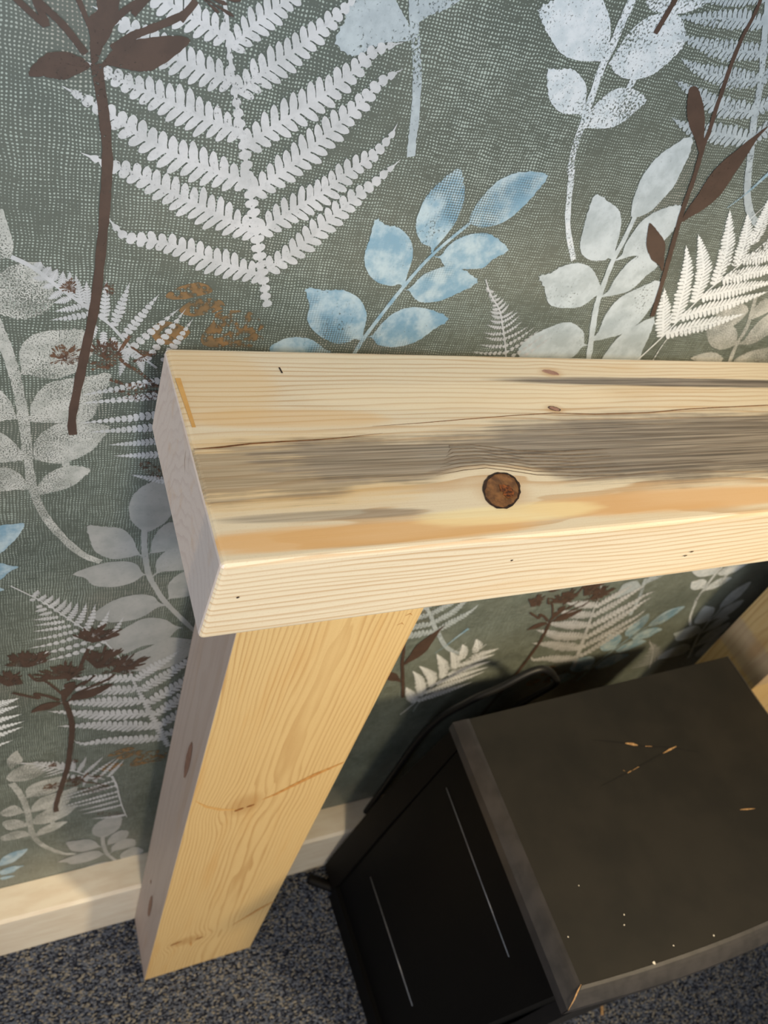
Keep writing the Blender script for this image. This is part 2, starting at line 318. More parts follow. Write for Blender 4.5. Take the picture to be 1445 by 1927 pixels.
# ------------------------------------------------------------------ wallpaper print (flat inked motifs, x/z in 0.1 mm)
PRINT = {
 'fern': [('s',31,11,[855,11121,758,11421,627,11821,492,12244,392,12541,312,12798,259,12997,1,13556,-290,13946,-570,14329,-839,14618]),('p',17,101,[778,11368,410,11458,104,11555,-125,11574,-194,11605,-274,11700]),('p',18,114,[670,11686,364,11794,70,11910,-136,11992,-266,12027,-437,12079]),('p',17,112,[556,12021,290,12079,46,12151,-153,12239,-280,12315,-430,12383,-545,12431]),('p',15,111,[461,12325,269,12363,84,12416,-92,12465,-260,12513,-435,12577]),('p',14,100,[367,12599,153,12640,-6,12685,-189,12765,-305,12811,-402,12845]),('p',12,89,[300,12824,124,12876,-29,12928,-218,12982,-342,13020]),('p',17,101,[798,11424,962,11567,1121,11770,1276,11969,1418,12123,1553,12293]),('p',18,110,[699,11689,863,11846,1064,12005,1219,12176,1363,12306,1442,12445,1459,12519]),('p',18,115,[604,11953,753,12100,906,12264,1051,12443,1180,12598,1256,12726,1393,12838]),('p',17,110,[509,12247,660,12387,813,12509,962,12647,1104,12798,1183,12905,1346,12980]),('p',15,99,[409,12544,550,12690,693,12820,831,12963,937,13084,1013,13183]),('p',12,87,[332,12773,458,12924,567,13028,675,13131,763,13243]),('p',30,45,[855,11121,758,11421,627,11821,492,12244,392,12541,312,12798,259,12997]),('p',8,28,[-643,14394,-668,14391,-694,14391]),('p',8,29,[-592,14302,-615,14277,-637,14263]),('p',8,29,[-548,14240,-600,14222,-652,14213]),('p',8,30,[-502,14175,-563,14159,-623,14153]),('p',8,30,[-449,14090,-559,14085,-669,14089]),('p',8,31,[-394,14010,-529,14000,-662,14003]),('p',8,31,[-337,13927,-506,13910,-671,13910]),('p',8,32,[-272,13841,-474,13791,-673,13774]),('p',8,32,[-205,13754,-466,13673,-721,13640]),('p',8,33,[-120,13639,-417,13551,-707,13517]),('p',8,34,[-49,13552,-354,13434,-654,13382]),('p',8,32,[-672,14438,-637,14463,-620,14530]),('p',8,33,[-628,14379,-583,14395,-555,14455]),('p',8,33,[-585,14318,-531,14353,-495,14432]),('p',8,34,[-533,14248,-475,14299,-436,14395]),('p',8,34,[-480,14178,-421,14242,-382,14352]),('p',8,35,[-426,14108,-371,14187,-336,14311]),('p',8,35,[-362,14017,-312,14130,-282,14288]),('p',8,36,[-290,13917,-236,14066,-204,14260]),('p',8,37,[-207,13798,-154,13993,-124,14231]),('p',8,38,[-121,13690,-45,13877,9,14109]),('p',8,39,[-33,13564,70,13742,147,13968])],
 'umbel': [('s',62,58,[-442,9931,-449,10123,-383,10648,-325,11096,-300,11575,-294,11794,-294,12073,-325,12323,-359,12497,-372,12573]),('o',[-710,12460,-660,12545,-595,12592,-502,12604,-405,12558,-500,12483,-559,12462,-631,12465]),('o',[-349,12553,-311,12634,-232,12713,-150,12735,-7,12778,105,12773,27,12677,-69,12596,-146,12571,-224,12570,-308,12575]),('s',37,33,[-429,12613,-525,12717,-610,12784,-671,12819,-629,12719,-875,12901]),('s',44,33,[-297,12658,-196,12741,-123,12783,-14,12846,66,12903,113,12969,44,12859]),('o',[-398,12567,-410,12696,-420,12785,-378,12834,-381,12914,-282,12934,-277,12839,-315,12713,-349,12649,-368,12572]),('s',32,29,[-317,12762,-255,12843,-164,12916,-200,12845,-84,13002]),('s',40,40,[-361,12678,-362,12808,-321,12923]),('s',38,35,[-240,13148,-212,13301,-165,13503]),('s',27,27,[-716,13199,-647,13059,-554,13011,-405,12735]),('s',38,38,[-354,12974,-240,13148]),('h',[-133,13596,-313,13771,-254,13840,-174,13886,-41,13912,56,13835,156,13747,108,13653]),('h',[-74,13120,-189,13355,-170,13429,-77,13484,73,13496,153,13426,186,13235,135,13145]),('h',[109,13005,-59,13021,129,13250,193,13295,260,13298,366,13229,451,13165,403,13051,285,12911]),('h',[-364,13014,-689,13089,-636,13196,-523,13285,-409,13334,-294,13303,-206,13198,-190,13006]),('h',[-716,13319,-941,13420,-888,13558,-809,13594,-721,13600,-613,13563,-533,13533,-513,13401]),('h',[-914,13033,-1055,13237,-994,13299,-886,13307,-797,13262,-739,13165,-761,13049])],
 'worn_sprig': [('s',78,60,[-939,10938,-904,10830,-869,10691,-834,10527,-804,10336,-774,10046,-759,9771,-727,9380,-645,9069,-508,8784,-338,8533,-180,8410]),('o',[-828,10504,-786,10514,-794,10639,-774,10738,-713,10811,-618,10854,-501,10863,-389,10867,-337,10779,-333,10668,-424,10523,-532,10464,-639,10458,-717,10482,-780,10490]),('o',[-783,10091,-737,10118,-722,10238,-630,10398,-500,10451,-342,10479,-194,10493,-266,10252,-302,10101,-398,10045,-604,10050,-724,10062]),('o',[-755,9711,-719,9724,-713,9843,-652,9957,-541,10040,-377,10051,-186,10002,-225,9899,-285,9780,-390,9692,-517,9637,-622,9650,-720,9694]),('o',[-709,9304,-681,9425,-612,9532,-506,9597,-398,9599,-304,9553,-362,9468,-427,9390,-536,9340]),('o',[-512,9652,-464,9649,-467,9523,-505,9509]),('o',[-888,11269,-850,11302,-762,11339,-649,11286,-584,11163,-584,11064,-651,10986,-770,10938,-861,10959,-949,10996,-988,11098,-939,11219]),('o',[-872,11690,-840,11617,-818,11527,-808,11455,-822,11395,-884,11360,-936,11296,-967,11513]),('s',27,20,[-883,11397,-823,11380,-749,11348,-649,11348]),('o',[-946,10362,-862,10257,-834,10148,-802,10101,-880,10084,-1008,10077,-1088,10223]),('o',[-1066,9948,-936,9963,-848,9864,-777,9711,-866,9675,-1013,9693]),('o',[-1102,9532,-949,9615,-869,9595,-800,9513,-745,9373,-834,9372,-959,9365,-1079,9406])],
 'speckled_fern': [('s',30,16,[-823,11387,-700,11321,-558,11197,-366,11042,-220,10918,-61,10722,121,10560]),('p',9,25,[-531,11166,-574,11127,-617,11100]),('p',9,26,[-477,11120,-531,11090,-584,11073]),('p',9,26,[-395,11066,-486,11031,-577,11010]),('p',9,27,[-323,11010,-463,10969,-601,10941]),('p',9,24,[-623,11257,-665,11247,-707,11251]),('p',9,25,[-584,11211,-617,11191,-650,11183]),('p',10,31,[-681,11307,-668,11337,-655,11367]),('p',10,31,[-636,11271,-617,11304,-598,11337]),('p',10,32,[-591,11235,-575,11280,-559,11324]),('p',10,32,[-532,11175,-529,11243,-526,11311]),('p',10,33,[-477,11129,-482,11222,-487,11314]),('p',10,34,[-409,11083,-432,11189,-454,11292]),('p',10,34,[-366,11042,-376,11147,-386,11249]),('p',10,35,[-265,10952,-263,11112,-261,11266]),('p',10,36,[-198,10910,-156,11088,-115,11259]),('p',10,36,[-127,10822,-21,11003,82,11179]),('p',9,31,[-97,10700,69,10891,232,11077]),('p',9,31,[46,10635,162,10857,274,11072]),('p',9,32,[159,10619,247,10809,332,10993]),('p',9,30,[-210,10814,-145,10725,-79,10632]),('p',9,30,[-153,10750,-68,10684,19,10616]),('p',9,29,[-264,10861,-260,10771,-256,10679]),('p',9,29,[-317,10908,-340,10826,-363,10743]),('p',9,31,[-97,10700,-117,10588,-138,10472]),('p',9,31,[-12,10668,7,10590,27,10510]),('p',15,36,[231,10475,-87,10383,-398,10308]),('p',15,38,[276,10325,-63,10272,-389,10235]),('p',15,39,[295,10140,-58,10083,-398,10045]),('p',15,40,[308,10008,-14,9973,-325,9954]),('p',15,41,[323,9861,67,9831,-183,9818]),('p',15,42,[371,9709,112,9696,-140,9700]),('p',15,45,[441,9363,222,9416,10,9484]),('s',30,12,[202,10620,276,10325,324,10008,384,9664,466,9290])],
 'ghost_flower': [('h',[-526,10626,-625,10661,-604,10698,-528,10764,-485,10710,-429,10758,-398,10657,-440,10581,-611,10587]),('h',[-243,10632,-356,10714,-301,10798,-215,10810,-154,10766,-118,10673,-188,10575,-338,10592]),('h',[-278,10564,-368,10610,-309,10621,-204,10594,-166,10576,-210,10546,-351,10534]),('h',[-492,11185,-551,11189,-519,11232,-473,11267,-439,11205,-451,11155,-531,11166]),('h',[11,10666,-78,10750,-16,10723,54,10706,119,10678,23,10608,-54,10616]),('h',[-261,11183,-283,11215,-257,11250,-207,11220,-197,11162,-245,11142]),('o',[-176,10336,-101,10377,-1,10408,118,10419,188,10356,131,10261,10,10252,-95,10284]),('s',25,25,[-84,10842,-147,10653,15,10509,119,10398]),('s',30,26,[-198,10457,-79,10407,38,10418]),('o',[65,9603,157,9620,274,9558,400,9436,239,9412,135,9499])],
 'grey_sprig': [('s',55,48,[170,8800,181,8623,200,8459,260,8154,344,7941,449,7714,713,7292,1002,6854]),('o',[176,8770,60,8907,20,9058,29,9200,92,9318,170,9381,276,9408,374,9401,409,9186,372,8931,268,8808]),('o',[189,8429,138,8508,74,8695,-21,8831,-181,8877,-307,8900,-284,8738,-229,8557,-87,8438,53,8438,129,8458]),('o',[257,8159,200,8196,124,8345,-34,8399,-210,8374,-406,8281,-304,8202,-225,8083,-40,8030,116,8069,204,8153]),('o',[462,7652,392,7713,326,7818,197,7876,-4,7845,-146,7735,-235,7613,-151,7525,17,7466,225,7495,385,7631]),('o',[200,8459,250,8493,246,8615,296,8786,390,8872,515,8800,522,8621,478,8524,363,8478,271,8470]),('o',[273,8131,322,8188,309,8339,365,8457,476,8545,623,8443,651,8203,486,8184,363,8182,300,8126]),('o',[449,7714,478,7779,457,7989,548,8131,657,8158,799,7932,689,7764,502,7751]),('o',[677,7234,590,7290,470,7421,275,7476,80,7341,-79,7136,106,6902,277,6988,507,7028,617,7207]),('o',[909,6933,807,6989,538,7084,368,6965,146,6828,85,6647,407,6491,685,6553,851,6782])],
 'pale_sprig': [('s',62,53,[1626,12323,1597,12436,1572,12562,1501,12818,1419,13017,1363,13142,1325,13252]),('o',[1395,13013,1345,13085,1287,13135,1231,13182,1152,13231,969,13195,958,13092,956,13014,927,12916,1022,12858,1099,12872,1237,12958,1354,12985]),('o',[1400,13096,1382,13172,1379,13275,1511,13364,1696,13324,1636,13260,1538,13181,1466,13148])],
 'blue_sprig': [('s',41,24,[1601,10527,1663,10756,1720,10934,1885,11334,2040,11630,2259,11910]),('o',[2032,11644,2002,11692,1918,11721,1842,11812,1817,11905,1829,12051,1888,12161,2009,12289,2094,12185,2140,12072,2140,11923,2091,11779,2046,11696]),('o',[2257,11914,2243,12002,2290,12142,2375,12257,2525,12328,2740,12334,2728,12232,2656,12087,2545,11950,2383,11888]),('o',[1888,11350,1851,11370,1775,11350,1629,11393,1536,11489,1497,11600,1502,11725,1503,11860,1595,11829,1713,11813,1828,11727,1885,11603,1890,11456,1893,11381]),('o',[2043,11623,2115,11634,2156,11727,2262,11809,2403,11843,2525,11818,2679,11728,2585,11645,2523,11563,2388,11538,2196,11543,2117,11607]),('o',[1881,11303,1950,11346,2014,11450,2112,11517,2253,11558,2438,11495,2522,11430,2379,11318,2245,11246,2109,11225,2019,11257,1943,11322]),('o',[1688,10858,1618,10864,1567,10829,1447,10825,1280,10910,1190,11017,1176,11140,1122,11286,1261,11280,1414,11289,1562,11222,1660,11086,1675,10941]),('o',[1712,10884,1765,10911,1815,11029,1906,11131,2031,11177,2196,11162,2387,11088,2294,10982,2174,10857,2014,10800,1850,10812,1768,10878]),('o',[946,10737,1000,10819,1064,10854,1146,10865,1266,10844,1388,10765,1460,10716,1384,10594,1137,10573])],
 'speckled_sprig': [('s',46,60,[3340,11690,3114,11996,2939,12389,2922,12389,2868,12593,2858,12724,2833,12896,2812,13090,2820,13194,2816,13363,2818,13486,2813,13584]),('o',[2825,13144,2759,13111,2602,13091,2470,13105,2351,13168,2251,13239,2181,13306,2252,13377,2339,13433,2554,13461,2649,13413,2735,13334,2776,13258]),('o',[2855,12748,2791,12771,2654,12759,2540,12804,2477,12871,2409,12994,2489,13014,2585,13034,2682,13001,2759,12946,2798,12867]),('o',[2873,12698,2867,12782,2902,12867,2974,12957,3068,12991,3177,12989,3294,12943,3267,12882,3221,12818,3205,12791,3138,12740,3047,12710,2946,12700]),('o',[2850,13111,2861,13142,2882,13241,2920,13340,3011,13433,3186,13480,3301,13437,3384,13329,3349,13233,3299,13164,3234,13099,3131,13059,3022,13049,2925,13071,2879,13105]),('o',[2923,13506,3013,13461,3190,13474,3312,13517,3416,13600,3278,13642,2919,13572]),('s',54,54,[3108,13079,3104,12985])],
 'white_sprig': [('s',64,41,[4121,10536,4040,10740,3836,11226,3782,11430,3736,11721,3739,11896,3726,12113]),('o',[3712,12099,3646,12179,3608,12320,3600,12449,3646,12580,3720,12668,3861,12765,3929,12651,3943,12526,3950,12384,3904,12269,3849,12163]),('o',[3751,11723,3679,11737,3646,11714,3512,11704,3396,11748,3325,11833,3286,11969,3254,12101,3248,12238,3421,12192,3540,12143,3619,12052,3672,11929,3712,11787]),('o',[3755,11716,3795,11780,3777,11886,3816,12071,3908,12169,4054,12235,4153,12233,4192,12109,4185,12002,4130,11890,4065,11789,3910,11776]),('o',[3816,11373,3857,11442,3857,11549,3898,11693,3972,11781,4088,11805,4239,11705,4180,11615,4130,11510,4046,11431]),('o',[3795,11409,3749,11377,3660,11276,3517,11247,3315,11272,3172,11434,3082,11523,3169,11556,3264,11631,3395,11668,3549,11639,3695,11524]),('o',[3955,10918,3988,11024,3967,11202,4016,11370,4165,11483,4348,11568,4428,11425,4432,11287,4394,11128,4274,11010,4131,10957]),('o',[4210,10676,4236,10928,4330,11061,4536,11198,4608,11023,4636,10839,4681,10684,4528,10541,4327,10539]),('o',[3975,10878,3902,10894,3823,11011,3664,11097,3542,11098,3398,11029,3269,10932,3214,10802,3300,10721,3565,10702,3838,10733,3900,10851])],
 'young_fern': [('s',18,10,[3253,10449,3105,10752,3044,10867,2951,11022,2841,11191,2694,11329,2588,11463]),('p',7,16,[2668,11363,2651,11370,2625,11396]),('p',7,16,[2668,11363,2696,11355,2715,11366]),('p',7,16,[2716,11315,2699,11317,2674,11338]),('p',7,16,[2716,11315,2739,11316,2754,11338]),('p',7,16,[2752,11281,2736,11275,2711,11289]),('p',7,16,[2752,11281,2779,11288,2797,11315]),('p',7,16,[2792,11241,2775,11230,2749,11239]),('p',7,16,[2792,11241,2816,11264,2831,11306]),('p',7,17,[2829,11206,2799,11194,2760,11203]),('p',7,17,[2829,11206,2853,11231,2868,11277]),('p',7,17,[2861,11165,2809,11163,2748,11181]),('p',7,17,[2861,11165,2889,11201,2907,11258]),('p',7,17,[2894,11124,2838,11124,2774,11145]),('p',7,17,[2894,11124,2943,11150,2982,11198]),('p',7,17,[2918,11081,2857,11077,2786,11094]),('p',7,17,[2918,11081,2979,11125,3030,11190]),('p',7,17,[2956,11022,2872,11024,2778,11048]),('p',7,17,[2956,11022,3014,11077,3061,11153]),('p',7,17,[2987,10968,2885,10957,2774,10969]),('p',7,17,[2987,10968,3056,11021,3115,11096]),('p',7,18,[3020,10912,2920,10906,2811,10922]),('p',7,18,[3020,10912,3116,10970,3200,11049]),('p',7,18,[3059,10839,2928,10832,2790,10848]),('p',7,18,[3059,10839,3172,10932,3274,11047]),('p',7,18,[3096,10770,2920,10758,2738,10769]),('p',7,18,[3096,10770,3224,10887,3340,11027]),('p',7,19,[3135,10693,2927,10677,2715,10685]),('p',7,19,[3135,10693,3288,10834,3427,10996]),('p',7,19,[3170,10622,2939,10600,2703,10602]),('p',7,19,[3170,10622,3341,10776,3498,10952])],
 'pale_fern': [('s',68,44,[5132,12181,4993,12215,4812,12355,4667,12530,4505,12774,4374,12962,4234,13211,4054,13461,3926,13647,3836,13779]),('p',17,66,[3963,13566,3716,13541,3439,13495,3224,13466]),('p',17,66,[3963,13566,4126,13694,4338,13832,4499,13945]),('p',17,69,[4092,13396,3746,13353,3483,13355,3279,13367]),('p',17,69,[4092,13396,4336,13569,4480,13722,4579,13851]),('p',17,72,[4198,13222,3992,13201,3664,13197,3415,13240]),('p',17,72,[4198,13222,4338,13324,4527,13509,4611,13677]),('p',16,76,[4328,13017,3977,13006,3737,13045,3452,13105]),('p',16,76,[4328,13017,4538,13203,4623,13360,4708,13557]),('p',15,80,[4451,12827,4079,12820,3824,12815,3598,12864]),('p',15,80,[4451,12827,4673,13023,4830,13163,4899,13319]),('p',16,64,[3877,13718,3681,13680,3493,13624,3306,13593]),('p',16,64,[3877,13718,4027,13811,4201,13892,4346,13988])],
 'bright_fern': [('s',19,14,[4627,10706,4655,10743,4769,10967,4823,11097,4922,11362,5014,11553,5168,11776,5302,12012,5445,12302]),('s',11,8,[4845,10716,4845,10874,4861,11006]),('s',7,5,[4961,12215,5048,12373,5075,12422]),('p',14,88,[4784,11003,4601,11279,4457,11506]),('p',20,87,[4835,11155,4692,11500,4584,11711,4420,11920]),('p',20,85,[4919,11384,4812,11666,4655,11857,4484,12025]),('p',20,84,[5024,11575,4928,11880,4668,12269]),('p',17,83,[5143,11774,5066,12011,4886,12259]),('p',17,81,[5174,11991,5107,12239,5019,12407]),('p',16,81,[5345,12116,5307,12307,5201,12482]),('p',18,88,[4806,11027,5074,11119,5363,11190,5655,11300]),('p',20,86,[4864,11225,5128,11317,5454,11425,5764,11551]),('p',20,85,[4968,11442,5293,11538,5520,11597,5778,11658]),('p',18,84,[5084,11633,5352,11715,5756,11810]),('p',17,83,[5182,11839,5449,11912,5735,11988]),('p',16,82,[5302,12012,5528,12063,5740,12133])],
 'brown_twig': [('s',50,29,[4509,11212,4400,11543,4280,11889,4170,12209,4098,12486,4018,12720,4003,12815,3947,12990,3918,13103,3877,13255,3843,13434,3840,13605,3821,13702]),('o',[4063,12633,3920,12742,3812,12819,3722,12897,3664,12976,3615,13066,3629,13091,3677,13093,3778,13023,3873,12931,3947,12832,4013,12722]),('o',[4227,12118,4213,12239,4236,12343,4245,12503,4288,12616,4387,12758,4542,12945,4512,12844,4505,12715,4487,12532,4472,12382,4398,12259,4296,12171]),('o',[4323,11668,4245,11719,4130,11766,3998,11879,3923,12017,3909,12074,4029,12014,4175,11921,4256,11791]),('s',39,43,[3107,13345,3139,13547,3152,13644])],
 'blue_stalk': [('s',9,47,[4629,12280,4745,12425,4849,12601,4967,12775])],
 'faded_sprig': [('s',54,41,[5920,10685,5839,10915,5814,11125,5725,11336,5641,11504]),('o',[5814,10946,5807,10927,5744,10887,5625,10871,5465,10929,5300,11081,5331,11141,5448,11170,5603,11153,5733,11073]),('o',[5680,11287,5617,11153,5457,11159,5266,11278,5290,11371,5547,11396,5661,11344]),('o',[5848,10941,5895,10992,5900,11129,5947,11264,6031,11304,6205,11141,6133,11013,6038,10947]),('o',[5769,11232,5743,11384,5783,11455,5902,11485,5981,11361,5899,11286]),('o',[5366,10739,5353,10777,5498,10830,5649,10822,5788,10748,5685,10681]),('o',[5963,10725,6043,10831,6195,10887,6382,10905,6534,10750,6306,10665])],
 'edge_leaves': [('o',[-795,8976,-847,8825,-916,8724,-985,8640,-1150,8626,-1105,8873,-973,8973,-887,8981]),('o',[-851,8439,-927,8382,-998,8295,-1134,8297,-1148,8455,-990,8508,-924,8470]),('o',[-974,8159,-1004,8133,-1120,8113,-1161,8202,-1059,8214])],
 'ochre_smudge': [('o',[411,10851,476,10973,505,11057,685,11077,797,11036,871,10917,843,10778,589,10758,443,10767]),('o',[124,11160,209,11242,356,11284,442,11223,332,11172,220,11143]),('o',[53,10885,124,10958,242,10940,328,10872,220,10772,100,10792]),('o',[229,11054,334,11150,490,11159,540,11093,351,11014])],
}

def spline(P, closed, sub):
    out = []; N = len(P)
    for i in range(N if closed else N - 1):
        g = (lambda j: P[j % N]) if closed else (lambda j: P[max(0, min(N - 1, j))])
        a, b, c, d = g(i - 1), g(i), g(i + 1), g(i + 2)
        for k in range(sub):
            t = k / sub
            out.append(tuple(0.5 * (2 * b[e] + (c[e] - a[e]) * t + (2 * a[e] - 5 * b[e] + 4 * c[e] - d[e]) * t * t + (3 * b[e] - a[e] - 3 * c[e] + d[e]) * t ** 3) for e in (0, 1)))
    if not closed: out.append(P[-1])
    return out
TOOTHED = ('grey_sprig', 'blue_sprig', 'white_sprig', 'speckled_sprig', 'worn_sprig', 'faded_sprig', 'edge_leaves', 'pale_sprig')
def build_print(prims, jag=0.00025, teeth=False):
    V = []; F = []; rnd = random.Random(3); lay = [0]
    def poly(pts):
        lay[0] += 1; y = -1e-7 * lay[0]; b = len(V)
        V.extend((p[0], y, p[1]) for p in pts); F.append(tuple(range(b, b + len(pts))))
    def strip(P, ws):
        lay[0] += 1; y = -1e-7 * lay[0]; b = len(V)
        for i, p in enumerate(P):
            q = P[min(i + 1, len(P) - 1)]; r = P[max(i - 1, 0)]; dx, dz = q[0] - r[0], q[1] - r[1]; l = math.hypot(dx, dz) or 1
            nx, nz = -dz / l, dx / l; w = ws[i] / 2 * (1 + rnd.uniform(-.12, .12))
            V.append((p[0] + nx * w, y, p[1] + nz * w)); V.append((p[0] - nx * w, y, p[1] - nz * w))
            if i: F.append((b + 2 * i - 2, b + 2 * i - 1, b + 2 * i + 1, b + 2 * i))
    for pr in prims:
        L = [v * 1e-4 for v in pr[-1]]; P = list(zip(L[0::2], L[1::2]))
        if pr[0] == 'o':
            Q = spline(P, True, 7); dm = max(math.hypot(x - P[0][0], z - P[0][1]) for x, z in Q); R = []
            for i, (x, z) in enumerate(Q):
                f = max(0, math.hypot(x - P[0][0], z - P[0][1]) / dm - 0.62) / 0.38 if teeth else 0
                a, b = Q[i - 1], Q[(i + 1) % len(Q)]; l = math.hypot(b[0] - a[0], b[1] - a[1]) or 1
                k = f * (0.0010 if i % 3 == 0 else -0.0003) * rnd.uniform(.3, 1.2); sg = 1 if ((b[0] - a[0]) * (z - P[0][1]) - (b[1] - a[1]) * (x - P[0][0])) > 0 else -1
                R.append((x - (b[1] - a[1]) / l * k * sg + rnd.uniform(-jag, jag), z + (b[0] - a[0]) / l * k * sg + rnd.uniform(-jag, jag)))
            poly(R)
        elif pr[0] == 's':
            Q = spline(P, False, 6); strip(Q, [(pr[1] + (pr[2] - pr[1]) * i / (len(Q) - 1)) * 1e-4 for i in range(len(Q))])
        elif pr[0] == 'p':
            Q = spline(P, False, 12); n, w = pr[1], pr[2] * 1e-4
            lens = [0]
            for i in range(1, len(Q)): lens.append(lens[-1] + math.hypot(Q[i][0] - Q[i - 1][0], Q[i][1] - Q[i - 1][1]))
            tot = lens[-1] or 1e-6
            def at(s):
                s = max(0, min(tot, s)); i = 1
                while i < len(lens) - 1 and lens[i] < s: i += 1
                f = (s - lens[i - 1]) / max(1e-9, lens[i] - lens[i - 1]); a, b = Q[i - 1], Q[i]
                l = math.hypot(b[0] - a[0], b[1] - a[1]) or 1
                return (a[0] + (b[0] - a[0]) * f, a[1] + (b[1] - a[1]) * f), ((b[0] - a[0]) / l, (b[1] - a[1]) / l)
            N = 14; strip([at(tot * i / N)[0] for i in range(N + 1)], [w * (0.30 - 0.12 * i / N if i < N else 0.03) for i in range(N + 1)])
            step = tot / (n + 0.5)
            for i in range(n):
                f = (i + 0.45) / n; s = step * (i + 0.3); p, d = at(s)
                g = 1.12 * (min(1, 0.72 + 1.2 * f) if f < .25 else 1) * (1 - max(0, (f - .35) / .65) ** 1.4 * .90)
                ln = w * g; wd = step * 0.415
                for sd in (1, -1):
                    nx, nz = -d[1] * sd, d[0] * sd; q = 1 + rnd.uniform(-.12, .12)
                    ux, uz = nx * .90 + d[0] * .42, nz * .90 + d[1] * .42; vx, vz = -uz, ux
                    prof = [(0, .98), (.25, .92), (.5, .98), (.74, .84), (.92, .48), (1.0, .06)]
                    pts = [(p[0] + ux * ln * q * t + vx * wd * h * (1 + rnd.uniform(-.12, .12)), p[1] + uz * ln * q * t + vz * wd * h) for t, h in prof]
                    pts += [(p[0] + ux * ln * q * t - vx * wd * h * (1 + rnd.uniform(-.12, .12)), p[1] + uz * ln * q * t - vz * wd * h) for t, h in reversed(prof)]
                    poly(pts)
        elif pr[0] == 'h':
            b = P[0]; rim = spline(P[1:], False, 4)
            cen = [(b[0] + (r[0] - b[0]) * .26, b[1] + (r[1] - b[1]) * .26) for r in rim]
            poly([b] + cen)
            for r in rim:
                dx, dz = r[0] - b[0], r[1] - b[1]; l = math.hypot(dx, dz) or 1; nx, nz = -dz / l, dx / l; k = rnd.uniform(.70, 1.08); w = l * rnd.uniform(.018, .034) + .0003
                pr_ = [(.15, .5), (.50, .35), (.68, .8), (.86, 1.3), (1, .4)]
                poly([(b[0] + dx * t * k + nx * w * h, b[1] + dz * t * k + nz * w * h) for t, h in pr_] + [(b[0] + dx * t * k - nx * w * h, b[1] + dz * t * k - nz * w * h) for t, h in reversed(pr_)])
    return V, F
OL, OWR, OR = (-.008, -.642), (.63, -.636), (-.045, -.64)
OB = (.590, -.628)
PLACE = [  # motif, print name, ink, layer, repeats of the pattern
 ('worn_sprig', 'leaf_sprig_print', 'worn', 1, [OL]),
 ('faded_sprig', 'leaf_sprig_print', 'worn', 1, []),
 ('edge_leaves', 'leaf_sprig_print', 'blue', 1, [OL]),
 ('pale_sprig', 'leaf_sprig_print', 'pale', 2, [OB]),
 ('speckled_sprig', 'leaf_sprig_print', 'speckled', 2, [OB]),
 ('grey_sprig', 'leaf_sprig_print', 'grey', 2, [OL]),
 ('white_sprig', 'leaf_sprig_print', 'white', 3, [OB]),
 ('blue_sprig', 'leaf_sprig_print', 'blue', 3, [OB]),
 ('ochre_smudge', 'ink_smudge_print', 'ochre', 3, [OL, OWR]),
 ('speckled_fern', 'fern_print', 'fern', 4, [OL]),
 ('pale_fern', 'fern_print', 'pale', 4, [OR]),
 ('young_fern', 'fern_print', 'fern', 4, [OB]),
 ('bright_fern', 'fern_print', 'bright', 5, [OR, (-.663, -.577)]),
 ('blue_stalk', 'leaf_sprig_print', 'blue', 5, [OR]),
 ('fern', 'fern_print', 'fern', 5, [OL, OWR]),
 ('ghost_flower', 'flower_print', 'ghost', 6, [OL]),
 ('brown_twig', 'flower_print', 'umbel', 7, [OR]),
 ('umbel', 'flower_print', 'umbel', 7, [OL, OWR]),
]
mats = {}
for motif, nm, ik, layer, reps in PLACE:
    if ik not in mats: mats[ik] = INK[ik]()
    v, f = build_print(PRINT[motif], teeth=motif in TOOTHED)
    o = mesh_obj(nm, v, f, mats[ik], wall)
    bm = bmesh.new(); bm.from_mesh(o.data); bmesh.ops.triangulate(bm, faces=bm.faces[:])
    bm.normal_update(); bmesh.ops.delete(bm, geom=[q for q in bm.faces if q.calc_area() < 1e-11], context='FACES_ONLY')
    bmesh.ops.reverse_faces(bm, faces=[q for q in bm.faces if q.normal.y > 0]); bm.to_mesh(o.data); bm.free()
    o.location = (0, -0.0002 - 0.00012 * layer, 0)
    for dx, dz in reps:
        c = o.copy(); COL.objects.link(c); c.location = (dx, o.location[1], dz)

# ------------------------------------------------------------------ pine surround
ZT, ZB = 1.1076, 1.0405
K1 = (0.1913, -0.1924)
beam_wood = wood('pine_beam', 'x', (-0.215, 1.030), 0.0046, lin(216, 202, 176), lin(180, 140, 94),
  knots=[(0.1913, -0.1924, 1.1076, 0.035, 0.026, 0.75), (0.303, -0.0684, 1.1076, 0.02, 0.012, 0.5), (0.2802, -0.113, 1.1076, 0.016, 0.010, 0.5)],
  stains=[(0.165, -0.162, 0.14, 0.024, -0.05, 2.2, 0.85), (0.44, -0.158, 0.28, 0.040, -0.01, 1.4, 0.95), (0.80, -0.155, 0.3, 0.03, 0.0, 0.9, 0.8),
          (0.068, -0.203, 0.065, 0.004, -0.03, 1.2, 0.6), (0.50, -0.081, 0.26, 0.0062, -0.012, 0.8, 1.0), (0.05, -0.165, 0.09, 0.024, 0, 3.2, 0.6)],
  tints=[((0.09, -0.219, 0.12, 0.009, -0.02, 1.0, 0.75), lin(216, 168, 108)), ((0.33, -0.2125, 0.14, 0.011, -0.01, 1.0, 0.75), lin(212, 166, 112)),
         ((0.07, -0.119, 0.07, 0.010, -0.02, 1.2, 0.45), lin(212, 172, 116)), ((0.02, -0.085, 0.05, 0.04, 0, 1.0, 0.35), lin(214, 178, 122)), ((0.06, -0.165, 0.10, 0.035, 0, 1.6, 0.5), lin(214, 178, 118)),
         ((0.19, -0.2125, 0.07, 0.008, 0, 1.0, 0.6), lin(240, 222, 170)), ((0.22, -0.098, 0.14, 0.016, 0, .8, 0.4), lin(234, 216, 184))],
  dark_amt=0.78, warp=0.008)
